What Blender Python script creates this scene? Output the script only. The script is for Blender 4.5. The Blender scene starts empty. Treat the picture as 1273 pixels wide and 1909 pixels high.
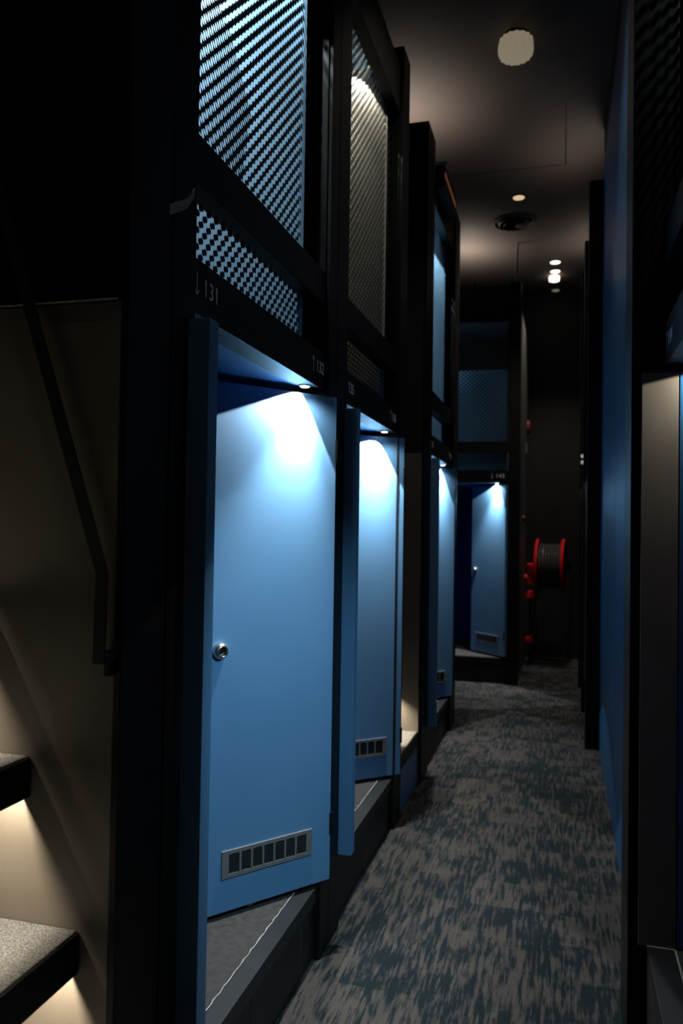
import bpy, bmesh, math, random
from math import radians as R, pi, sin, cos
from mathutils import Vector, Matrix

random.seed(4)
S = bpy.context.scene
C = S.collection

# ------------------------------------------------------------------ camera
cam_d = bpy.data.cameras.new('camera')
cam = bpy.data.objects.new('camera', cam_d); C.objects.link(cam)
YAW, PITCH, ROLL = 0.270609, 0.0222975, 0.0155
fwd = Vector((-sin(YAW)*cos(PITCH), cos(YAW)*cos(PITCH), sin(PITCH)))
rt = Vector((cos(YAW), sin(YAW), 0)); up = rt.cross(fwd)
r2 = rt*cos(ROLL)+up*sin(ROLL); u2 = up*cos(ROLL)-rt*sin(ROLL)
m = Matrix((r2, u2, -fwd)).transposed().to_4x4(); m.translation = Vector((0, 0, 1.6))
cam.matrix_world = m
cam_d.sensor_fit = 'VERTICAL'; cam_d.sensor_height = 36.0; cam_d.lens = 28.0
cam_d.clip_start = 0.05
cam_d.dof.use_dof = True; cam_d.dof.focus_distance = 2.3; cam_d.dof.aperture_fstop = 3.2
S.camera = cam

# ------------------------------------------------------------------ world and exposure
w = bpy.data.worlds.new('world'); S.world = w; w.use_nodes = True
w.node_tree.nodes['Background'].inputs[0].default_value = (0.5, 0.7, 1, 1)
w.node_tree.nodes['Background'].inputs[1].default_value = 0.0
S.view_settings.view_transform = 'Standard'; S.view_settings.look = 'None'
S.view_settings.gamma = 1; S.view_settings.use_curve_mapping = False
S.view_settings.exposure = 1.0

COOL = (0.80, 0.93, 1.0); DAY = (0.98, 1.0, 0.98); WARM = (1.0, 0.88, 0.74)

def lamp(name, kind, loc, power, color, aim=(0, 0, -1), size=0.03, angle=None, blend=0.1, parent=None, size_y=None):
    d = bpy.data.lights.new(name, kind); d.energy = power; d.color = color
    if kind == 'AREA':
        d.size = size
        if size_y: d.shape = 'RECTANGLE'; d.size_y = size_y
        if angle: d.spread = R(angle)
    else:
        d.shadow_soft_size = size
    if kind == 'SPOT':
        d.spot_size = R(angle); d.spot_blend = blend
    o = bpy.data.objects.new(name, d); C.objects.link(o)
    o.location = loc
    o.rotation_euler = Vector(aim).to_track_quat('-Z', 'Y').to_euler()
    if parent: o.parent = parent
    return o

# general light of the corridor: recessed ceiling lamps (the far two have fittings below; the near two are unseen, without any)
for (x, y, p) in ((-0.30, 0.6, 0.8), (-0.30, 3.9, 3.2), (-0.41, 7.44, 7), (-0.10, 9.33, 9)):
    lamp('corridor_lamp_light', 'SPOT', (x, y, 4.66), p*5.5, WARM, size=0.05, angle=95, blend=0.8)
# up-lights standing on top of the pods: they make the soft patches on the ceiling
for (x, y, p) in ((-1.20, 5.75, 5), (-1.08, 8.75, 6), (0.42, 6.6, 6), (0.30, 8.75, 5), (-1.3, 2.2, 0.8)):
    lamp('ceiling_wash_light', 'SPOT', (x, y, 4.30), p*1.9, (1.0, 0.86, 0.74), aim=(0, 0, 1), size=0.12, angle=160, blend=0.6)

# ------------------------------------------------------------------ materials
def nodes(name):
    mt = bpy.data.materials.new(name); mt.use_nodes = True
    nt = mt.node_tree; b = nt.nodes['Principled BSDF']
    return mt, nt, b
def N(nt, typ, **kw):
    n = nt.nodes.new(typ)
    for k, v in kw.items():
        if hasattr(n, k): setattr(n, k, v)
        else: n.inputs[k].default_value = v
    return n
def MATH(nt, op, a, b=None, clamp=False):
    n = nt.nodes.new('ShaderNodeMath'); n.operation = op; n.use_clamp = clamp
    for i, v in enumerate((a, b)):
        if v is None: continue
        if isinstance(v, (int, float)): n.inputs[i].default_value = v
        else: nt.links.new(v, n.inputs[i])
    return n.outputs[0]
def MIX(nt, fac, a, b):
    n = nt.nodes.new('ShaderNodeMix'); n.data_type = 'RGBA'
    for sock, v in ((n.inputs[0], fac), (n.inputs[6], a), (n.inputs[7], b)):
        if isinstance(v, tuple): sock.default_value = (*v, 1)
        elif isinstance(v, (int, float)): sock.default_value = v
        else: nt.links.new(v, sock)
    return n.outputs[2]

def painted(name, col, rough=0.5, metal=0.0, vary=0.12, scale=6.0, bump=0.0, bscale=300, spec=0.5):
    mt, nt, b = nodes(name)
    tc = N(nt, 'ShaderNodeTexCoord')
    no = N(nt, 'ShaderNodeTexNoise'); no.inputs['Scale'].default_value = scale; no.inputs['Detail'].default_value = 5
    nt.links.new(tc.outputs['Object'], no.inputs['Vector'])
    f = MATH(nt, 'MULTIPLY', MATH(nt, 'SUBTRACT', no.outputs[0], 0.35, clamp=True), 2.2, clamp=True)
    dark = tuple(c*(1-vary) for c in col); lite = tuple(min(1, c*(1+vary)) for c in col)
    nt.links.new(MIX(nt, f, dark, lite), b.inputs['Base Color'])
    b.inputs['Roughness'].default_value = rough; b.inputs['Metallic'].default_value = metal
    b.inputs['Specular IOR Level'].default_value = spec
    rr = MATH(nt, 'ADD', MATH(nt, 'MULTIPLY', no.outputs[0], 0.15), rough-0.07)
    nt.links.new(rr, b.inputs['Roughness'])
    if bump:
        n2 = N(nt, 'ShaderNodeTexNoise'); n2.inputs['Scale'].default_value = bscale
        nt.links.new(tc.outputs['Object'], n2.inputs['Vector'])
        bp = N(nt, 'ShaderNodeBump'); bp.inputs['Strength'].default_value = bump; bp.inputs['Distance'].default_value = 0.002
        nt.links.new(n2.outputs[0], bp.inputs['Height']); nt.links.new(bp.outputs[0], b.inputs['Normal'])
    return mt
def glow(name, col, strength):
    mt, nt, b = nodes(name)
    b.inputs['Base Color'].default_value = (*col, 1)
    b.inputs['Emission Color'].default_value = (*col, 1); b.inputs['Emission Strength'].default_value = strength
    return mt

M_black = painted('black_powder_coated_steel', (0.006, 0.0065, 0.007), 0.50, 0.0, 0.25, 4, bump=0.08, spec=0.28)
M_black2 = painted('black_board', (0.008, 0.009, 0.010), 0.6, 0.0, 0.3, 5)
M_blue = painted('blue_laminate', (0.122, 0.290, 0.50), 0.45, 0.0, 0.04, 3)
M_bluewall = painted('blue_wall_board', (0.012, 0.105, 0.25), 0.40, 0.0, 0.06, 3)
M_niche = painted('niche_ceiling_blue', (0.03, 0.16, 0.38), 0.45, 0.0, 0.04, 3)
M_navy = painted('deep_blue_lining', (0.006, 0.035, 0.20), 0.6, 0.0, 0.1, 3)
M_pblue = painted('pale_blue_board', (0.22, 0.38, 0.52), 0.6, 0.0, 0.04, 3)
M_beige = painted('warm_grey_board', (0.40, 0.36, 0.30), 0.55, 0.0, 0.06, 4)
M_taupe = painted('taupe_wall_paint', (0.16, 0.14, 0.115), 0.48, 0.0, 0.10, 5, bump=0.05)
M_wall = painted('dark_grey_wall', (0.07, 0.068, 0.066), 0.5, 0.0, 0.08, 5)
M_ceil = painted('dark_brown_ceiling_paint', (0.120, 0.100, 0.088), 0.75, 0.0, 0.05, 1.5)
M_steel = painted('brushed_steel', (0.55, 0.52, 0.48), 0.28, 1.0, 0.08, 30)
M_grey = painted('grey_vent_plastic', (0.19, 0.19, 0.185), 0.5, 0.0, 0.05, 9)
M_slot = painted('dark_vent_slats', (0.03, 0.035, 0.035), 0.6, 0.0, 0.1, 9)
M_matt = painted('grey_step_carpet', (0.045, 0.043, 0.042), 0.95, 0.0, 0.35, 40, bump=0.8, bscale=500)
M_trim = painted('charcoal_step_nosing', (0.018, 0.021, 0.023), 0.5, 0.0, 0.15, 8, spec=0.35)
M_joint = painted('pale_joint_line', (0.45, 0.44, 0.42), 0.6, 0.0, 0.25, 60)
M_grout = painted('grey_grout', (0.06, 0.055, 0.05), 0.9, 0.0, 0.2, 60)
M_red = painted('red_enamel', (0.62, 0.012, 0.015), 0.32, 0.0, 0.06, 8)
M_dred = painted('dull_dark_red', (0.16, 0.01, 0.01), 0.6, 0.0, 0.06, 8)
M_hose = painted('black_rubber_hose', (0.05, 0.05, 0.05), 0.25, 0.0, 0.15, 30)
M_brass = painted('brass', (0.6, 0.42, 0.2), 0.35, 1.0, 0.1, 20)
M_white = painted('white_print', (0.85, 0.88, 0.92), 0.6, 0.0, 0.05, 20)
M_tape = painted('beige_paper_tape', (0.42, 0.40, 0.33), 0.7, 0.0, 0.15, 60)
M_pale = painted('pale_conduit_paint', (0.30, 0.25, 0.21), 0.5, 0.0, 0.1, 10)
M_speck = painted('speckled_stair_tread', (0.27, 0.275, 0.275), 0.6, 0.0, 0.8, 260, bump=0.6, bscale=500)
M_lens = glow('cool_lamp_lens', (0.85, 0.95, 1.0), 6)
M_warmlens = glow('warm_lamp_lens', (1.0, 0.86, 0.72), 1.4)
M_dimlens = glow('dim_lamp_lens', (0.75, 0.55, 0.32), 0.45)
M_dimlens2 = glow('faint_lamp_lens', (0.45, 0.40, 0.33), 0.15)
M_orange = glow('orange_glowing_slat', (1.0, 0.30, 0.14), 0.07)

# shade with pleats
mt, nt, b = nodes('pleated_shade_fabric'); M_shade = mt
tc = N(nt, 'ShaderNodeTexCoord'); no = N(nt, 'ShaderNodeTexNoise'); no.inputs['Scale'].default_value = 20
nt.links.new(tc.outputs['Object'], no.inputs['Vector'])
nt.links.new(MIX(nt, no.outputs[0], (0.75, 0.62, 0.42), (0.9, 0.82, 0.66)), b.inputs['Base Color'])
b.inputs['Emission Color'].default_value = (0.9, 0.74, 0.5, 1); b.inputs['Emission Strength'].default_value = 0.11
b.inputs['Roughness'].default_value = 0.8

# dotted glass: near-black dots printed on clear glass
def dotted_glass(name, r0, r1, mask=False, tint=0.93, dot=(0.022, 0.042, 0.050)):
    mt, nt, b = nodes(name)
    tc = N(nt, 'ShaderNodeTexCoord'); sx = N(nt, 'ShaderNodeSeparateXYZ')
    nt.links.new(tc.outputs['Object'], sx.inputs[0])
    u, z = sx.outputs[0], sx.outputs[2]
    P, Q = 0.047, 0.044
    a = MATH(nt, 'ADD', MATH(nt, 'DIVIDE', u, P), MATH(nt, 'DIVIDE', z, Q))
    c = MATH(nt, 'SUBTRACT', MATH(nt, 'DIVIDE', u, P), MATH(nt, 'DIVIDE', z, Q))
    def dist(off_a):
        a2 = MATH(nt, 'ADD', a, off_a); c2 = MATH(nt, 'ADD', c, off_a)
        fa = MATH(nt, 'SUBTRACT', a2, MATH(nt, 'ROUND', a2)); fc = MATH(nt, 'SUBTRACT', c2, MATH(nt, 'ROUND', c2))
        du = MATH(nt, 'MULTIPLY', MATH(nt, 'ADD', fa, fc), P/2); dz = MATH(nt, 'MULTIPLY', MATH(nt, 'SUBTRACT', fa, fc), Q/2)
        return MATH(nt, 'SQRT', MATH(nt, 'ADD', MATH(nt, 'MULTIPLY', du, du), MATH(nt, 'MULTIPLY', dz, dz)))
    d = dist(0.0)
    t = MATH(nt, 'DIVIDE', MATH(nt, 'SUBTRACT', z, 2.45), 1.2, clamp=True)
    rad = MATH(nt, 'ADD', MATH(nt, 'MULTIPLY', t, r1-r0), r0)
    dark = MATH(nt, 'LESS_THAN', d, rad)
    if mask:   # towards the left post the print turns inside out: clear lozenges left in black
        e = MATH(nt, 'SUBTRACT', 0.0193, MATH(nt, 'MULTIPLY', u, 0.006))
        rr = MATH(nt, 'ADD', e, 0.0)
        lat = MATH(nt, 'GREATER_THAN', dist(0.5), MATH(nt, 'SUBTRACT', rr, 0.0040))
        edge_hi = MATH(nt, 'MULTIPLY', MATH(nt, 'SUBTRACT', 3.25, z), 1.3)      # falls towards the upper left
        edge_lo = MATH(nt, 'ADD', MATH(nt, 'MULTIPLY', MATH(nt, 'SUBTRACT', z, 2.56), 0.25), 0.415)
        left = MATH(nt, 'MULTIPLY', MATH(nt, 'LESS_THAN', u, edge_hi), MATH(nt, 'LESS_THAN', u, edge_lo))
        n = nt.nodes.new('ShaderNodeMix'); n.data_type = 'FLOAT'
        nt.links.new(left, n.inputs[0]); nt.links.new(dark, n.inputs[2]); nt.links.new(lat, n.inputs[3])
        dark = n.outputs[0]
    tr = N(nt, 'ShaderNodeBsdfTransparent'); tr.inputs[0].default_value = (tint*0.97, tint, tint, 1)
    gl = N(nt, 'ShaderNodeBsdfGlossy'); gl.inputs['Roughness'].default_value = 0.05
    mx0 = N(nt, 'ShaderNodeMixShader'); mx0.inputs[0].default_value = 0.03
    nt.links.new(tr.outputs[0], mx0.inputs[1]); nt.links.new(gl.outputs[0], mx0.inputs[2])
    b.inputs['Base Color'].default_value = (*dot, 1); b.inputs['Roughness'].default_value = 0.35
    mx = N(nt, 'ShaderNodeMixShader')
    nt.links.new(dark, mx.inputs[0]); nt.links.new(mx0.outputs[0], mx.inputs[1]); nt.links.new(b.outputs[0], mx.inputs[2])
    nt.links.new(mx.outputs[0], nt.nodes['Material Output'].inputs[0])
    return mt
M_glassA = dotted_glass('dotted_glass_with_lozenges', 0.0088, 0.0114, mask=True)
M_glassB = dotted_glass('dotted_glass', 0.0090, 0.0118, tint=0.85)
M_glassS = dotted_glass('dotted_glass_small_dots', 0.0092, 0.0092)

# carpet tiles
mt, nt, b = nodes('streaked_carpet_tiles'); M_carpet = mt
tc = N(nt, 'ShaderNodeTexCoord')
def mapped(sc):
    mp = N(nt, 'ShaderNodeMapping'); mp.inputs['Scale'].default_value = sc
    nt.links.new(tc.outputs['Object'], mp.inputs[0]); return mp.outputs[0]
def noise(sc, det=4, rough=0.6):
    n = N(nt, 'ShaderNodeTexNoise'); n.inputs['Scale'].default_value = 1; n.inputs['Detail'].default_value = det
    n.inputs['Roughness'].default_value = rough
    nt.links.new(mapped(sc), n.inputs['Vector']); return n.outputs[0]
streak = noise((60, 6, 1), 4, 0.6); blotch = noise((9, 6, 1), 3); big = noise((2.2, 1.6, 1), 2)
br = N(nt, 'ShaderNodeTexBrick'); br.offset = 0.5
br.inputs['Scale'].default_value = 1; br.inputs['Mortar Size'].default_value = 0
br.inputs['Brick Width'].default_value = 0.25; br.inputs['Row Height'].default_value = 0.25
br.inputs['Color1'].default_value = (0, 0, 0, 1); br.inputs['Color2'].default_value = (1, 1, 1, 1)
nt.links.new(mapped((1, 1, 1)), br.inputs[0])
v = MATH(nt, 'ADD', MATH(nt, 'MULTIPLY', streak, 1.0), MATH(nt, 'MULTIPLY', blotch, 0.55))
v = MATH(nt, 'ADD', v, MATH(nt, 'MULTIPLY', big, 0.25))
v = MATH(nt, 'ADD', v, MATH(nt, 'MULTIPLY', br.outputs[0], 0.13))
v = MATH(nt, 'MULTIPLY', MATH(nt, 'SUBTRACT', v, 0.882), 6.0, clamp=True)
fl = noise((420, 260, 1), 2)
tealmix = MIX(nt, MATH(nt, 'MULTIPLY', MATH(nt, 'SUBTRACT', blotch, 0.4, clamp=True), 4, clamp=True), (0.007, 0.016, 0.019), (0.008, 0.013, 0.021))
base = MIX(nt, v, tealmix, (0.068, 0.061, 0.055))
fleck = MATH(nt, 'MULTIPLY', MATH(nt, 'SUBTRACT', fl, 0.30, clamp=True), 2.2)
mul = nt.nodes.new('ShaderNodeMix'); mul.data_type = 'RGBA'; mul.blend_type = 'MULTIPLY'; mul.inputs[0].default_value = 1
cr = N(nt, 'ShaderNodeCombineColor')
for i in range(3): nt.links.new(MATH(nt, 'ADD', fleck, 0.55), cr.inputs[i])
nt.links.new(base, mul.inputs[6]); nt.links.new(cr.outputs[0], mul.inputs[7])
nt.links.new(mul.outputs[2], b.inputs['Base Color'])
b.inputs['Roughness'].default_value = 0.95; b.inputs['Specular IOR Level'].default_value = 0.2
bp = N(nt, 'ShaderNodeBump'); bp.inputs['Strength'].default_value = 0.7; bp.inputs['Distance'].default_value = 0.004
nt.links.new(fl, bp.inputs['Height']); nt.links.new(bp.outputs[0], b.inputs['Normal'])

# ------------------------------------------------------------------ mesh helpers
def box(bm, x0, x1, y0, y1, z0, z1, bev=0.0):
    r = bmesh.ops.create_cube(bm, size=1)
    vs = r['verts']
    for vv in vs:
        vv.co = Vector(((x0+x1)/2+vv.co.x*(x1-x0), (y0+y1)/2+vv.co.y*(y1-y0), (z0+z1)/2+vv.co.z*(z1-z0)))
    if bev:
        es = list({e for vv in vs for e in vv.link_edges})
        bmesh.ops.bevel(bm, geom=es, offset=bev, segments=2, affect='EDGES', profile=0.6)
def lathe(bm, prof, mat=Matrix(), seg=32, rip=0, ramp=0.0):
    rings = []
    for (r, z) in prof:
        ring = []
        for k in range(seg):
            a = 2*pi*k/seg
            rr = r*(1+(ramp if (k % 2) else -ramp)) if rip else r
            ring.append(bm.verts.new(mat @ Vector((rr*cos(a), rr*sin(a), z))))
        rings.append(ring)
    for i in range(len(rings)-1):
        for k in range(seg):
            bm.faces.new((rings[i][k], rings[i][(k+1) % seg], rings[i+1][(k+1) % seg], rings[i+1][k]))
    bm.faces.new(rings[0][::-1]); bm.faces.new(rings[-1])
def tube(bm, pts, r, seg=10, closed=False):
    pts = [Vector(p) for p in pts]; n = len(pts); rings = []
    pn = None
    for i, p in enumerate(pts):
        if closed: t = (pts[(i+1) % n]-pts[i-1]).normalized()
        else: t = (pts[min(i+1, n-1)]-pts[max(i-1, 0)]).normalized()
        if pn is None:
            pn = t.orthogonal().normalized()
        else:
            pn = (pn-t*pn.dot(t)).normalized()
        bt = t.cross(pn)
        rings.append([bm.verts.new(p+pn*r*cos(2*pi*k/seg)+bt*r*sin(2*pi*k/seg)) for k in range(seg)])
    for i in range(n if closed else n-1):
        A, B = rings[i], rings[(i+1) % n]
        for k in range(seg): bm.faces.new((A[k], A[(k+1) % seg], B[(k+1) % seg], B[k]))
    if not closed: bm.faces.new(rings[0][::-1]); bm.faces.new(rings[-1])
def obj(name, fn, mat, parent=None, smooth=False):
    bm = bmesh.new(); fn(bm)
    bmesh.ops.recalc_face_normals(bm, faces=bm.faces)
    me = bpy.data.meshes.new(name); bm.to_mesh(me); bm.free()
    if smooth:
        for p in me.polygons: p.use_smooth = True
        try: me.set_sharp_from_angle(angle=R(40))
        except Exception: pass
    me.materials.append(mat)
    o = bpy.data.objects.new(name, me); C.objects.link(o)
    if parent: o.parent = parent
    return o
def bx(name, dims, mat, parent=None, bev=0.0):
    if isinstance(dims[0], (int, float)): dims = [dims]
    return obj(name, lambda bm: [box(bm, *d, bev) for d in dims], mat, parent)
def tag(o, label, cat, group=None):
    o['label'] = label; o['category'] = cat
    if group: o['group'] = group
    return o
def struct(o): o['kind'] = 'structure'; return o
def thing(name, label, cat, loc=(0, 0, 0), rotz=0, group=None):
    o = bpy.data.objects.new(name, None); C.objects.link(o); o.empty_display_size = 0.1
    o.location = loc; o.rotation_euler = (0, 0, rotz)
    return tag(o, label, cat, group)
def text(name, s, size, loc, mat, parent, off=0.0):
    cu = bpy.data.curves.new(name, 'FONT'); cu.body = s; cu.size = size; cu.extrude = 0.0008; cu.offset = off
    cu.space_character = 1.05
    t = bpy.data.objects.new(name, cu); C.objects.link(t)
    dg = bpy.context.evaluated_depsgraph_get(); dg.update()
    me = bpy.data.meshes.new_from_object(t.evaluated_get(dg)); me.name = name
    bpy.data.objects.remove(t); bpy.data.curves.remove(cu)
    me.materials.clear(); me.materials.append(mat)
    me.transform(Matrix.Rotation(pi/2, 4, 'X'))
    o = bpy.data.objects.new(name, me); C.objects.link(o); o.location = loc; o.parent = parent
    return o
def arrow(name, x, z, h, down, parent, y):
    s = -1 if down else 1
    def f(bm):
        w2 = 0.0011
        box(bm, x-w2, x+w2, y-0.001, y, z-h/2, z+h/2)
        for sx in (-1, 1):
            a = Vector((x, 0, z+s*h/2)); bb = Vector((x+sx*h*0.20, 0, z+s*(h/2-h*0.26)))
            d = (bb-a); L = d.length; d.normalize(); nn = Vector((d.z, 0, -d.x))*w2
            vs = [bm.verts.new((q.x, yy, q.z)) for yy in (y-0.001, y) for q in (a+nn, bb+nn, bb-nn, a-nn)]
            for idx in ((0, 1, 2, 3), (7, 6, 5, 4), (0, 4, 5, 1), (1, 5, 6, 2), (2, 6, 7, 3), (3, 7, 4, 0)):
                bm.faces.new([vs[i] for i in idx])
    return obj(name, f, M_white, parent)

# ------------------------------------------------------------------ the setting
XL, XR, ZC = -0.87, 0.277, 4.70
struct(bx('floor', (-2.6, 1.8, -1.6, 10.8, -0.06, 0.0), M_carpet))
def ceiling_fn(bm):
    box(bm, -2.6, 1.8, -1.6, 10.8, ZC, ZC+0.08)
struct(obj('ceiling', ceiling_fn, M_ceil))
struct(bx('trim_1', [(-0.265, 0.0, 6.872, 6.880, ZC-0.0015, ZC), (-0.004, 0.004, 5.9, 6.88, ZC-0.0015, ZC),
                     (-2.4, -0.265, 6.872, 6.880, ZC-0.0015, ZC)], M_black2))
struct(bx('wall_back', (-2.6, 1.8, 10.6, 10.72, 0, ZC), M_black2))
struct(bx('wall_left', (-2.6, -2.5, -1.6, 10.6, 0, ZC), M_black2))
struct(bx('wall_front', (-2.6, 1.8, -1.6, -1.5, 0, ZC), M_black2))
struct(bx('wall_right', (1.7, 1.8, -1.5, 10.6, 0, ZC), M_black2))

# ------------------------------------------------------------------ columns
def column(x0, x1, y0, y1, z1, label, groove=None):
    def f(bm):
        if groove:
            box(bm, x0, x1, y0, groove-0.003, 0, z1, 0.003)
            box(bm, x0, x1, groove+0.003, y1, 0, z1, 0.003)
            box(bm, x0+0.004, x1-0.004, groove-0.004, groove+0.004, 0, z1-0.004)
        else: box(bm, x0, x1, y0, y1, 0, z1, 0.003)
    return tag(obj('steel_column', f, M_black), label, 'column')
column(-0.872, -0.855, 1.4365, 1.74, 4.26, 'wide black steel column in the left foreground with a scrap of tape on it', 1.62)
column(-1.00, -0.855, 2.87, 3.14, 4.26, 'black steel column between the doors under 132 and 135 on the left', 2.98)
column(-1.00, -0.855, 4.22, 4.40, 4.25, 'black steel column on the near side of the lit blue-risered step, left row')
column(-1.05, -0.855, 5.06, 5.34, 4.26, 'black steel column just before the third blue door on the left', 5.20)
column(-1.00, -0.855, 6.44, 6.72, 4.22, 'narrow-looking black steel column at the far end of the left row')
column(-0.555, -0.44, 8.57, 8.72, 4.26, 'black corner column right of the far blue door facing the camera')
column(0.205, 0.34, 2.64, 2.90, 4.40, 'tall black column in the right foreground beside the blue wall')
column(0.176, 0.30, 6.22, 6.36, 4.26, 'black column at the far end of the long blue wall on the right')
column(0.176, 0.32, 7.50, 7.66, 4.26, 'dark column on the right, next one behind the end of the blue wall')
column(0.172, 0.32, 8.66, 8.80, 4.33, 'farthest dark column on the right beside the hose reel recess')

# ------------------------------------------------------------------ lower pods
def downlight(parent, u, v, z, power, aim, angle=100, col=DAY, size=0.006):
    def ring(bm):
        lathe(bm, [(0.024, 0.0), (0.026, -0.004), (0.020, -0.006), (0.018, -0.002)], Matrix.Translation((u, v, z)), 24)
    o = obj('downlight', ring, M_steel, parent, True)
    obj('lens', lambda bm: lathe(bm, [(0.016, -0.0062), (0.015, -0.0075)], Matrix.Translation((u, v, z)), 20), M_lens, o, True)
    lamp('downlight_beam', 'SPOT', (u, v, z-0.012), power, col, aim, size, angle, 0.03, parent)

def lower_pod(loc, rotz, L, ang, label, left=None, right=None, power=32, hinge=(0.032, -0.040), knob=True, detail=True, depth=1.35, tilt=(-0.25, 0.28, -1), fin=True, full=True, lu=0.116):
    t = thing('lower_sleeping_pod', label, 'sleeping pod', loc, rotz)
    li = bx('lintel', (0.001, L-0.001, 0, 0.080, 2.125, 2.262), M_black, t, 0.002)
    if left:
        arrow('printed_arrow', left[1], 2.200, 0.058, left[2], li, -0.0005)
        text('number', left[0], 0.062, (left[1]+0.035, -0.0005, 2.179), M_white, li)
    if right:
        arrow('printed_arrow', right[1], 2.200, 0.058, right[2], li, -0.0005)
        text('number', right[0], 0.062, (right[1]+0.035, -0.0005, 2.179), M_white, li)
    bx('ceiling_panel', (-0.05, L+0.05, 0.081, depth, 2.128, 2.20), M_niche, t)
    bx('lining', [(-0.05, -0.03, 0.16, depth, 0.271, 2.127), (L+0.03, L+0.05, 0.16, depth, 0.271, 2.127), (-0.05, L+0.05, depth+0.001, depth+0.03, 0.271, 2.127)], M_navy, t)
    # raised floor: step carpet, nosing with its pale joint line, riser
    bx('step_carpet', (0.001, L-0.001, 0.067, depth, 0.20, 0.270), M_matt, t)
    bx('step_nosing', (0.001, L-0.001, 0.0, 0.060, 0.215, 0.270), M_trim, t, 0.003)
    def jf(bm):
        n = 60; prev = None
        for i in range(n+1):
            uu = 0.002+(L-0.004)*i/n; wob = 0.0010*sin(i*1.7)+0.0008*sin(i*4.1)+random.uniform(-.0006, .0006)
            wd = 0.0010+0.0008*random.random()
            cur = [bm.verts.new((uu, 0.0635+wob+sg*wd, zz)) for sg, zz in ((-1, 0.262), (-1, 0.2712), (1, 0.2712), (1, 0.262))]
            if prev:
                for k in range(4): bm.faces.new((prev[k], prev[(k+1) % 4], cur[(k+1) % 4], cur[k]))
            else: bm.faces.new(cur)
            prev = cur
        bm.faces.new(prev[::-1])
    obj('joint_line', jf, M_joint, t)
    rs = bx('riser', (0.001, L-0.001, 0.012, 0.05, 0.0, 0.214), M_black2, t)
    for u in (0.52, 0.98): bx('tile_joint', (u, u+0.004, 0.0105, 0.013, 0.0, 0.214), M_grout, rs)
    # door, hinged on the right and open inwards
    W, T = 0.55, 0.034
    d = bx('door', (-W, 0, 0, T, 0.290, 2.102), M_blue, t, 0.0015)
    d.location = (L+hinge[0], hinge[1], 0); d.rotation_euler = (0, 0, -R(ang))
    if knob:
        mt_ = Matrix.Translation((-W+0.065, 0, 1.182)) @ Matrix.Rotation(pi/2, 4, 'X')
        k = obj('knob', lambda bm: lathe(bm, [(0.0270, 0.0), (0.0275, 0.006), (0.0265, 0.018), (0.0215, 0.026), (0.0170, 0.028), (0.0150, 0.0255), (0.0140, 0.012), (0.006, 0.010)], mt_, 40), M_steel, d, True)
        obj('keyhole_core', lambda bm: lathe(bm, [(0.0110, 0.0100), (0.0105, 0.0145)], mt_, 24), M_black, k, True)
    v0, v1, zb, zt = -0.462, -0.087, 0.404, 0.497
    def vf(bm):
        f = 0.013
        box(bm, v0, v1, -0.006, 0.0, zb, zb+f); box(bm, v0, v1, -0.006, 0.0, zt-f, zt)
        n = 7; e = 0.026; sl = (v1-v0-2*e)/n
        box(bm, v0, v0+e, -0.006, 0.0, zb+f, zt-f); box(bm, v1-e, v1, -0.006, 0.0, zb+f, zt-f)
        for i in range(1, n): box(bm, v0+e+i*sl-0.004, v0+e+i*sl+0.004, -0.006, 0.0, zb+f, zt-f)
    g = obj('vent_grille', vf, M_grey, d)
    def sf(bm):
        box(bm, v0+0.02, v1-0.02, -0.0008, 0.0, zb+0.01, zt-0.01)
        if detail:
            for i in range(9):
                zz = zb+0.016+i*0.0072
                box(bm, v0+0.024, v1-0.024, -0.0040, -0.0008, zz, zz+0.0028)
    obj('vent_slats', sf, M_slot, g)
    for hz in (0.5, 1.9):
        obj('hinge', lambda bm: lathe(bm, [(0.006, hz-0.04), (0.006, hz+0.04)], Matrix.Translation((0.0, -0.004, 0)), 12), M_black, d, True)
    if fin: # proud blue edge panel on the left side of the doorway
        bx('edge_panel', (-0.036, 0.014, -0.070, -0.0155, 0.300, 2.092), M_blue, t, 0.0015)
    if power:
        downlight(t, L-lu, 0.040, 2.1255, power, tilt, 99)
        # the lamp is strongest straight down: a second, narrower lobe of the same fitting
        lamp('downlight_core', 'SPOT', (L-lu, 0.004, 2.112), power*1.25, DAY, (-0.17, 0.08, -1), 0.012, 64, 1.0, t)
        lamp('downlight_body', 'SPOT', (L-lu, 0.004, 2.112), power*0.30, DAY, (-0.20, 0.10, -1), 0.012, 78, 1.0, t)
        lamp('downlight_spill', 'SPOT', (L-lu, 0.010, 2.108), power*0.08, DAY, (-0.1, -0.3, -1), 0.02, 150, 1.0, t)
    return t

P1 = (XL, 1.74, 0); P2 = (XL, 3.14, 0); P4 = (XL, 5.34, 0)
lower_pod(P1, pi/2, 1.13, 37, 'nearest left lower pod, blue door with round knob under the numbers 131 and 132', ('131', 0.035, True), ('132', 0.985, False), power=32)
lower_pod(P2, pi/2, 1.08, 48, 'second blue-doored lower pod on the left, its grey step beside the lit stair', ('135', 0.035, True), ('136', 0.93, False), power=32)
lower_pod(P4, pi/2, 1.10, 33, 'third lower pod on the left, narrow sliver of blue door before the row ends', ('139', 0.035, True), ('140', 0.97, False), power=28, hinge=(-0.02, -0.033), lu=0.19)
lower_pod((-1.66, 8.60, 0), 0, 1.10, 45, 'far lower pod facing the camera, blue door open on dark blue, 143 above', None, ('143', 0.935, True), power=36, hinge=(-0.02, -0.04))

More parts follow.
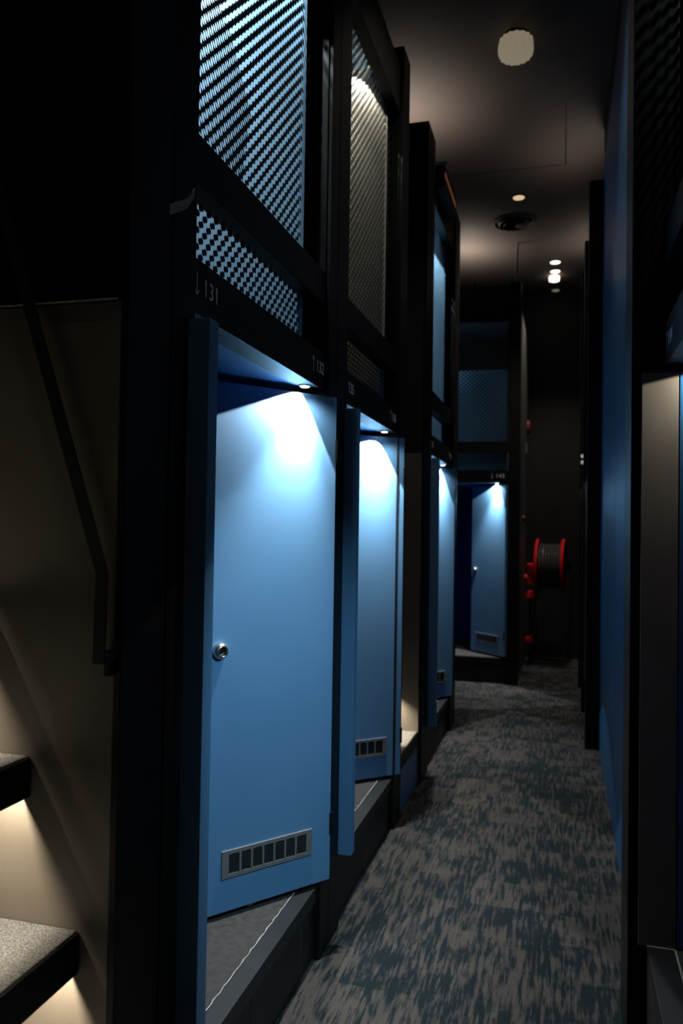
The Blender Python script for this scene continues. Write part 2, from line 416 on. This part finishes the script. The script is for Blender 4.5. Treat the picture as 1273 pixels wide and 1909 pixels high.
# ------------------------------------------------------------------ upper pods
def upper_pod(loc, rotz, L, label, glass, board, board_u, ang, lamp_u, power, col=COOL, depth=1.35, sill=0.0, aim=(-0.3, 0.12, -1), name_board='partition_panel', zl=3.93, backm=None, bl=1.5):
    t = thing('upper_sleeping_pod', label, 'sleeping pod', loc, rotz)
    for nm, dm in (('bottom_rail', (0.001, L-0.001, 0, 0.060, 2.447, 2.570)), ('top_rail', (0.001, L-0.001, 0, 0.060, 3.870, 4.125)), ('stile', (0.001, 0.012, 0.0, 0.05, 2.57, 3.87)), ('stile', (L-0.012, L-0.001, 0.0, 0.05, 2.57, 3.87))):
        bx(nm, dm, M_black, t, 0.002)
    bx('upper_glass', (0.012, L-0.012, 0.052, 0.058, 2.570, 3.870), glass, t)
    bx('lower_glass', (0.001, L-0.001, 0.052, 0.058, 2.264, 2.446), M_glassS, t)
    bx('pod_floor', (-0.03, L+0.03, 0.081, depth, 2.205, 2.262), M_black2, t)
    bx('pod_ceiling', (-0.03, L+0.03, 0.061, depth, 3.99, 4.10), M_blue, t)
    bx('lining', [(-0.04, -0.02, 0.16, depth, 2.262, 3.99), (L+0.02, L+0.04, 0.16, depth, 2.262, 3.99), (-0.04, L+0.04, depth, depth+0.02, 2.262, 3.99)], backm or M_navy, t)
    if board:
        b_ = bx(name_board, (-bl, 0, 0, 0.03, 2.263, 3.985), board, t, 0.001)
        b_.location = (board_u, 0.045, 0); b_.rotation_euler = (0, 0, R(-ang))
    if power:
        o = obj('downlight', lambda bm: lathe(bm, [(0.026, 3.988), (0.026, 3.980), (0.018, 3.978)], Matrix.Translation((lamp_u, 0.10, 0)), 20), M_steel, t, True)
        lamp('downlight_beam', 'SPOT', (lamp_u, 0.10, 3.97), power, col, aim, 0.01, 120, 0.05, t)
        lamp('downlight_core', 'SPOT', (lamp_u-0.08, 0.075, 3.96), power*1.3, col, (-0.14, 0.10, -1), 0.02, 70, 1.0, t)
    return t
upper_pod(P1, pi/2, 1.13, 'nearest left upper pod behind bold dotted glass turning to lozenges, above 131 and 132', M_glassA, M_pblue, 0.985, 40, 0.66, 62, col=(0.9, 0.97, 1))
upper_pod(P2, pi/2, 1.08, 'second upper pod on the left, dotted glass over a warm grey lit panel', M_glassB, M_beige, 0.955, 40, 0.80, 10, col=(1, 0.95, 0.85))
upper_pod(P4, pi/2, 1.10, 'third upper pod on the left, thin pale blue strip of lit glass', M_glassB, M_pblue, 0.93, 40, 0.66, 44)
fp = upper_pod((-1.66, 8.60, 0), 0, 1.10, 'far upper pod facing the camera with a blue panel behind its dotted window', M_glassB, None, 0, 0, 0.5, 26, backm=M_wall)
bx('blue_panel', (0.02, 1.08, 0.12, 0.15, 2.263, 3.36), M_blue, fp)

# ------------------------------------------------------------------ stair bays
def tread(parent, x1, z, y0, y1, run=0.30, mat=None, light=0.0):
    st = bx('tread', (x1-run, x1-0.006, y0, y1, z-0.03, z), mat or M_speck, parent, 0.004)
    bx('fascia', (x1-0.022, x1, y0, y1, z-0.085, z-0.004), M_black, st, 0.003)
    if light:
        bx('light_strip', (x1-0.046, x1-0.036, y0+0.1, y1-0.04, z-0.037, z-0.031), M_warmstrip, st)
        for k, yy in enumerate((y1-0.10, y1-0.5)):
            lamp('step_light', 'SPOT', (x1-0.039, yy, z-0.044), light*2.0, (1.0, 0.86, 0.66), (-0.15, 0.2, -1), 0.008, 130, 0.25, parent)
M_warmstrip = glow('warm_step_light', (1, 0.85, 0.65), 0.8)
st = thing('pod_staircase', 'steep stair in the left foreground with speckled treads lit from beneath', 'stairs', (0, 0, 0))
Y0, Y1 = 0.75, 1.435
for i, (x1, z, e) in enumerate(((-0.825, 0.437, 0), (-0.935, 0.780, 1.6), (-1.058, 1.121, 1.6), (-1.185, 1.462, 1.7), (-1.31, 1.80, 2.4))):
    tread(st, x1, z, Y0, Y1, light=e)
bx('side_panel', (-2.2, -0.872, 1.437, 1.458, 0.0, 2.06), M_taupe, st)
bx('beam', (-2.2, -0.872, 1.428, 1.458, 2.062, 2.24), M_black, st, 0.003)
bx('beam_edge', (-2.2, -0.875, 1.424, 1.4275, 2.0620, 2.0645), M_joint, st)
bx('upper_panel', (-2.2, -0.872, 1.437, 1.458, 2.241, 4.2), M_black, st)
bx('near_panel', (-2.2, -0.872, 0.70, 0.72, 0.0, 4.2), M_black2, st)
bx('back_panel', (-2.22, -2.202, 0.70, 1.458, 0.0, 4.2), M_black2, st)

def strip(bm, pts, y0, y1, w_):
    # flat bar bent in the XZ plane
    n = len(pts); L_, R_ = [], []
    for i in range(n):
        p = Vector((pts[i][0], 0, pts[i][1]))
        dirs = []
        if i > 0: dirs.append((p-Vector((pts[i-1][0], 0, pts[i-1][1]))).normalized())
        if i < n-1: dirs.append((Vector((pts[i+1][0], 0, pts[i+1][1]))-p).normalized())
        nn = [Vector((dd.z, 0, -dd.x)) for dd in dirs]
        mm = sum(nn, Vector())
        mm.normalize(); k = 1/max(0.5, mm.dot(nn[0]))
        L_.append(p+mm*w_/2*k); R_.append(p-mm*w_/2*k)
    for i in range(n-1):
        q = [L_[i], L_[i+1], R_[i+1], R_[i]]
        vs = [bm.verts.new((a.x, yy, a.z)) for yy in (y0, y1) for a in q]
        for idx in ((0, 1, 2, 3), (7, 6, 5, 4), (0, 4, 5, 1), (1, 5, 6, 2), (2, 6, 7, 3), (3, 7, 4, 0)):
            bm.faces.new([vs[j] for j in idx])
hr = thing('handrail', 'bent black flat handrail fixed beside the near stair on the left wall', 'handrail', (-0.95, 1.41, 1.5))
h1 = obj('rail', lambda bm: strip(bm, [(0.062, -0.175), (0.066, 0.005), (-0.285, 1.05), (-0.62, 2.05)], -0.005, 0.0, 0.026), M_trim, hr)
obj('bracket', lambda bm: (box(bm, 0.068, 0.086, -0.004, 0.026, -0.168, -0.150), box(bm, 0.070, 0.082, 0.005, 0.026, -0.200, -0.165)), M_black, hr)
obj('bracket', lambda bm: box(bm, -0.285, -0.262, 0.0, 0.026, 0.98, 1.00), M_black, hr)

s2 = thing('pod_staircase', 'stair between second and third left doors, one lit step above a blue riser', 'stairs')
tread(s2, -0.872, 0.325, 4.41, 5.05, run=0.40, mat=M_speck)
bx('blue_riser', (-0.905, -0.875, 4.41, 5.05, 0.0, 0.235), M_blue, s2)
tread(s2, -1.05, 0.66, 4.41, 5.05, mat=M_speck)
tread(s2, -1.18, 1.00, 4.41, 5.05, mat=M_speck)
lamp('step_light', 'SPOT', (-1.098, 4.90, 0.60), 9.0, (1.0, 0.86, 0.66), (0.30, 0.25, -1), 0.01, 110, 0.3, s2)
bx('side_panel', (-2.2, -0.872, 5.04, 5.059, 0.0, 2.10), M_taupe, s2)
bx('upper_panel', (-2.2, -0.872, 5.04, 5.059, 2.101, 4.1), M_black2, s2)
bx('near_panel', (-2.2, -1.01, 4.40, 4.408, 0.0, 4.1), M_black2, s2)
bx('back_panel', (-2.22, -2.201, 4.40, 5.06, 0.0, 4.1), M_black2, s2)

# body of the passage beyond the left row
struct(bx('wall_passage', (-0.555, -0.44, 8.722, 10.6, 0, 4.0), M_wall))
bx_far = struct(bx('wall_far_left', (-2.5, -1.72, 8.62, 8.70, 0, 4.26), M_black2))
struct(bx('wall_far_header', (-1.70, -0.556, 8.63, 8.74, 4.127, 4.25), M_black2))

# ------------------------------------------------------------------ right side
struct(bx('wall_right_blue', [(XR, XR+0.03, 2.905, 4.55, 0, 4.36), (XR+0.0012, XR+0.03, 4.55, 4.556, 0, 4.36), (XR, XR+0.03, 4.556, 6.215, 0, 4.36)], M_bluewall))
struct(bx('wall_right_header', [(XR+0.012, 1.7, 2.905, 6.4, 4.361, ZC), (0.335, 1.7, 6.4, 10.6, 4.34, ZC), (0.35, 1.7, 1.2, 2.9, 4.40, ZC)], M_black2))
# near right pod, seen from its end
rp = thing('right_sleeping_pod', 'cropped pod at the right picture edge with dotted glass and number 134', 'sleeping pod', (0.305, 2.635, 0), -pi/2)
Lr = 1.10
li = bx('lintel', (0.001, Lr, 0.0, 0.08, 2.125, 2.262), M_black, rp, 0.002)
arrow('printed_arrow', 0.022, 2.195, 0.058, False, li, -0.0005)
text('number', '134', 0.062, (0.052, -0.0005, 2.172), M_white, li)
bx('bottom_rail', (0.001, Lr, 0, 0.06, 2.447, 2.57), M_black, rp, 0.002)
bx('top_rail', (0.001, Lr, 0, 0.06, 3.87, 4.125), M_black, rp, 0.002)
bx('upper_glass', (0.001, Lr, 0.052, 0.058, 2.571, 3.869), M_glassB, rp)
bx('lower_glass', (0.001, Lr, 0.052, 0.058, 2.264, 2.446), M_glassS, rp)
bx('pod_floor', (0.0, Lr, 0.081, 1.2, 2.205, 2.262), M_black2, rp)
bx('lining', [(-0.02, 0.0, 0.081, 1.2, 2.262, 4.1), (0.0, Lr, 1.2, 1.22, 0.3, 4.1), (Lr, Lr+0.02, 0.0, 1.2, 0.3, 4.1)], M_navy, rp)
bx('partition_panel', (0.001, 0.012, 0.10, 1.19, 2.264, 4.0), M_pblue, rp)
bx('ceiling_panel', (0.0, Lr, 0.081, 1.2, 2.128, 2.203), M_blue, rp)
bx('end_panel', (-0.002, 0.012, -0.070, 0.036, 0.345, 2.100), M_taupe, rp, 0.001)
bx('door', (-0.022, 0.010, 0.040, 0.60, 0.35, 2.10), M_bluewall, rp, 0.001)
bx('step_carpet', (0.012, Lr, 0.040, 1.2, 0.20, 0.345), M_matt, rp)
bx('step_nosing', (0.012, Lr, -0.045, 0.032, 0.0, 0.345), M_trim, rp, 0.003)
bx('joint_line', (0.013, Lr, 0.032, 0.038, 0.335, 0.3465), M_joint, rp)
bx('joint_line', (0.012, 0.018, -0.045, 0.032, 0.335, 0.3475), M_joint, rp)
downlight(rp, 0.07, 0.16, 2.128, 3.5, (-0.15, -0.25, -1), 125, (1, 0.93, 0.8))
lamp('bounce_fill_light', 'SPOT', (0.95, 0.02, 2.11), 42, (0.45, 0.78, 1.0), (-0.85, -1.25, -1.25), 0.03, 62, 1.0, parent=rp)  # added blue spot, stands in for light bounced off the blue boards
lamp('downlight_beam', 'SPOT', (0.35, 0.4, 3.9), 7, COOL, (-0.3, 0.1, -1), 0.02, 130, 0.3, rp)
# two dark pods farther along the right
for (y, Ln, lb) in ((7.49, 1.10, 'dim dark pod front on the right just behind the end of the blue wall'), (8.65, 0.97, 'dim dark pod front on the far right beside the hose reel recess')):
    q = thing('dark_pod_front', lb, 'sleeping pod', (0.235, y, 0), -pi/2)
    bx('lintel', (0.001, Ln, 0.0, 0.08, 2.125, 2.262), M_black, q, 0.002)
    bx('upper_panel', (0.001, Ln, 0.02, 0.05, 2.264, 4.2), M_black2, q)
    bx('step', (0.001, Ln, 0.0, 1.0, 0.0, 0.27), M_trim, q, 0.003)
    bx('end_panel', (-0.004, 0.010, -0.035, 0.07, 0.272, 2.120), M_taupe, q)
    bx('lining', [(0.0, Ln, 0.30, 0.33, 0.271, 2.124)], M_black2, q)
    downlight(q, 0.30, 0.035, 2.124, 0.22, (-0.4, 0, -1), 120, (1, 0.95, 0.85))

# ------------------------------------------------------------------ hose reel
hx, hy, hz = -0.128, 9.95, 1.20
r_ = thing('fire_hose_reel', 'red fire hose reel wound with black hose at the dark end of the corridor', 'hose reel', (hx, hy, hz), R(-5))
rotY = Matrix.Rotation(pi/2, 4, 'Y')
for sx in (-1, 1):
    dsk = obj('rim', lambda bm: lathe(bm, [(0.09, -0.004), (0.30, -0.004), (0.325, -0.016), (0.332, 0.0), (0.325, 0.016), (0.30, 0.004), (0.09, 0.004)], Matrix.Translation((sx*0.150, 0, 0)) @ rotY, 48), M_red, r_, True)
def hose(bm):
    for lay, rad in ((0, 0.235), (1, 0.258)):
        pts = []
        n = 7
        for i in range(n*24):
            a = 2*pi*i/24
            pts.append((-0.125+0.25*i/(n*24-1), rad*cos(a), rad*sin(a)))
        tube(bm, pts, 0.0165, 8)
obj('hose', hose, M_hose, r_, True)
obj('drum', lambda bm: lathe(bm, [(0.215, -0.14), (0.215, 0.14)], rotY, 40), M_black, r_, True)
obj('wall_bracket', lambda bm: (lathe(bm, [(0.03, -0.23), (0.03, 0.17)], rotY, 16), box(bm, -0.215, -0.20, 0.0, 0.63, -0.06, 0.06), box(bm, 0.17, 0.18, 0.0, 0.63, -0.05, 0.05)), M_black, r_)
def valve(bm):
    lathe(bm, [(0.035, -0.02), (0.05, 0.0), (0.05, 0.11), (0.035, 0.12)], Matrix.Translation((-0.235, -0.05, -0.09)), 16)
    lathe(bm, [(0.03, -0.12), (0.03, 0.0)], Matrix.Translation((-0.245, -0.05, -0.10)), 12)
    box(bm, -0.28, -0.24, -0.07, -0.03, -0.20, -0.14, 0.008)
    lathe(bm, [(0.045, -0.015), (0.045, 0.015)], Matrix.Translation((-0.285, -0.05, -0.15)) @ rotY, 16)
obj('valve', valve, M_red, r_, True)
obj('hose_coupling', lambda bm: lathe(bm, [(0.02, -0.03), (0.055, -0.02), (0.045, 0.05), (0.02, 0.06)], Matrix.Translation((-0.235, -0.05, -0.36)), 16), M_red, r_, True)
obj('riser_pipe', lambda bm: lathe(bm, [(0.015, -1.19), (0.015, -0.30)], Matrix.Translation((-0.235, -0.02, 0)), 12), M_black, r_, True)
obj('lower_valve', lambda bm: (lathe(bm, [(0.02, -0.03), (0.05, -0.02), (0.05, 0.03), (0.02, 0.05)], Matrix.Translation((-0.245, -0.06, -0.90)), 14)), M_red, r_, True)
obj('nozzle', lambda bm: tube(bm, [(-0.235, -0.06, -0.86), (-0.18, -0.07, -0.79)], 0.018, 10), M_brass, r_, True)
lamp('reel_fill_light', 'SPOT', (-0.05, 9.0, 4.6), 42, (1.0, 0.85, 0.72), (-0.02, 0.26, -1), 0.05, 22, 0.7)  # added spot with no fitting, brightens the hose reel

# wall fittings near the reel
tag(obj('alarm_call_point', lambda bm: lathe(bm, [(0.06, 0.0), (0.06, 0.03), (0.04, 0.04)], Matrix.Translation((-0.4395, 10.3, 2.93)) @ Matrix.Scale(1.5, 4, (0, 0, 1)) @ rotY, 20), M_dred), 'dim red round alarm fitting high on the passage wall above a grey plate', 'alarm')
tag(bx('wall_plate', (-0.4395, -0.425, 9.95, 10.10, 2.56, 2.70), M_grey, None, 0.004), 'small grey plate on the passage wall just below the red alarm fitting', 'switch plate')
tag(obj('alarm_button', lambda bm: lathe(bm, [(0.04, 0.0), (0.04, 0.02), (0.025, 0.03)], Matrix.Translation((-0.4395, 9.4, 1.76)) @ rotY, 20), M_dred), 'faint dark red button on the passage wall left of the hose reel', 'alarm')
M_dot = glow('pilot_lamp', (0.7, 0.68, 0.62), 0.22)
pl = tag(bx('indicator_plate', (0.160, 0.1755, 7.52, 7.60, 2.22, 2.33), M_black, None, 0.002), 'tiny fitting with two pale pilot dots on a dark right-hand column', 'indicator')
for zz in (2.245, 2.300):
    obj('pilot_dot', lambda bm: lathe(bm, [(0.017, 0.0), (0.015, 0.006)], Matrix.Translation((0.172, 7.5195, zz)) @ Matrix.Rotation(pi/2, 4, 'X'), 14), M_dot, pl, True)

# tape on the first column
def tape_fn(bm):
    n = 8
    prev = None
    for i in range(n+1):
        s = i/n
        y = 1.600+0.108*s
        x = -0.8535+0.006*max(0, s-0.5)**2*4
        z = 2.312 + 0.060*s + 0.050*max(0, s-0.72)**1.5*3.0
        hh = 0.0125*(1.0 if s < 0.8 else 0.8)
        cur = [bm.verts.new((x, y, z-hh)), bm.verts.new((x, y, z+hh)), bm.verts.new((x-0.001, y, z+hh)), bm.verts.new((x-0.001, y, z-hh))]
        if prev:
            for k in range(4): bm.faces.new((prev[k], prev[(k+1) % 4], cur[(k+1) % 4], cur[k]))
        else: bm.faces.new(cur)
        prev = cur
    bm.faces.new(prev[::-1])
tag(obj('tape_scrap', tape_fn, M_tape), 'scrap of beige tape curling off the wide left foreground column', 'tape')

# ------------------------------------------------------------------ ceiling fittings
def disc_lamp(x, y, r, mat, label, ring=True, group=None, drop=0.012):
    t = thing('ceiling_lamp', label, 'ceiling light', (x, y, ZC), 0, group)
    obj('trim_ring', lambda bm: lathe(bm, [(r*1.18, 0.0), (r*1.18, -0.006), (r, -drop)], Matrix(), 28), M_black, t, True)
    obj('lens', lambda bm: lathe(bm, [(r*0.97, -drop-0.0005), (r*0.9, -drop-0.006)], Matrix(), 28), mat, t, True)
    return t
disc_lamp(-0.414, 7.44, 0.055, M_dimlens, 'small amber recessed ceiling light just in front of the round air diffuser')
disc_lamp(-0.104, 9.33, 0.058, M_warmlens, 'first and nearest of the far row of round white ceiling lights')
disc_lamp(-0.107, 9.66, 0.058, M_warmlens, 'second, flattest of the far row of round white ceiling lights')
disc_lamp(-0.109, 10.42, 0.05, M_dimlens2, 'faint switched-off ceiling light beyond the bright far ones')
def shade_lamp(x, y, r, h, label, mat, drop=0.03, seg=30, rz=0.0):
    t = thing('pleated_lamp', label, 'ceiling light', (x, y, ZC), rz)
    obj('mounting_plate', lambda bm: lathe(bm, [(r*0.75, 0), (r*0.75, -drop)], Matrix(), 28), M_black, t, True)
    obj('pleated_shade', lambda bm: lathe(bm, [(r*0.96, -drop), (r*1.01, -drop-h*0.3), (r*1.02, -drop-h*0.5), (r*1.0, -drop-h*0.75), (r*0.93, -drop-h), (r*0.70, -drop-h*1.01), (r*0.3, -drop-h*1.01)], Matrix(), seg, 1, 0.05), mat, t)
    return t
shade_lamp(-0.306, 5.00, 0.103, 0.105, 'cream pleated drum lamp hanging from the near ceiling', M_shade)
shade_lamp(-0.120, 9.86, 0.060, 0.06, 'small ribbed round lamp, last bright one of the far row', M_warmlens, 0.005, 28)

df = thing('air_diffuser', 'round ceiling air diffuser with concentric dark rings', 'air vent', (-0.492, 8.04, ZC))
for i, rr in enumerate((0.205, 0.150, 0.100)):
    obj('ring', lambda bm: lathe(bm, [(rr, 0.0), (rr*1.02, -0.012-0.012*i), (rr*0.93, -0.022-0.012*i), (rr*0.86, -0.004-0.008*i), (rr*0.84, -0.001)], Matrix(), 40), M_ceil if i == 0 else M_black, df, True)
obj('throat', lambda bm: lathe(bm, [(0.17, -0.001), (0.17, -0.003)], Matrix(), 40), M_black2, df)
obj('deflector', lambda bm: (lathe(bm, [(0.035, -0.02), (0.06, -0.05), (0.03, -0.06)], Matrix.Translation((0.07, 0.0, 0)), 14)), M_pale, df, True)

tag(obj('conduit', lambda bm: (tube(bm, [(-0.495, 8.66, 4.26), (-0.495, 8.66, 4.55), (-0.487, 8.66, ZC)], 0.014, 10)), M_pale, None, True), 'thin pale conduit rising from the far corner column to the ceiling', 'pipe')
ht = thing('louvred_heater', 'black louvred box with orange glowing slats, above the third left pod', 'heater', (-0.85, 5.42, 3.93))
ht.location = (-0.822, 5.42, 3.98)
hb = bx('housing', (-0.045, 0.018, 0.006, 0.62, 0.0, 0.17), M_black, ht, 0.003)
bx('end_cap', (-0.047, 0.035, 0.0, 0.0055, 0.150, 0.174), M_joint, ht)
for i in range(14):
    y = 0.03+i*0.041
    bx('glowing_slat', (0.0185, 0.0205, y, y+0.013, 0.075, 0.110), M_orange, ht)
tag(obj('ceiling_sensor', lambda bm: (lathe(bm, [(0.035, 0.0), (0.035, -0.01), (0.015, -0.02), (0.012, -0.035)], Matrix.Translation((-0.93, 8.60, 4.286)), 14)), M_pale, None, True), 'tiny knob-like fitting on top of the far pod frame', 'sensor')
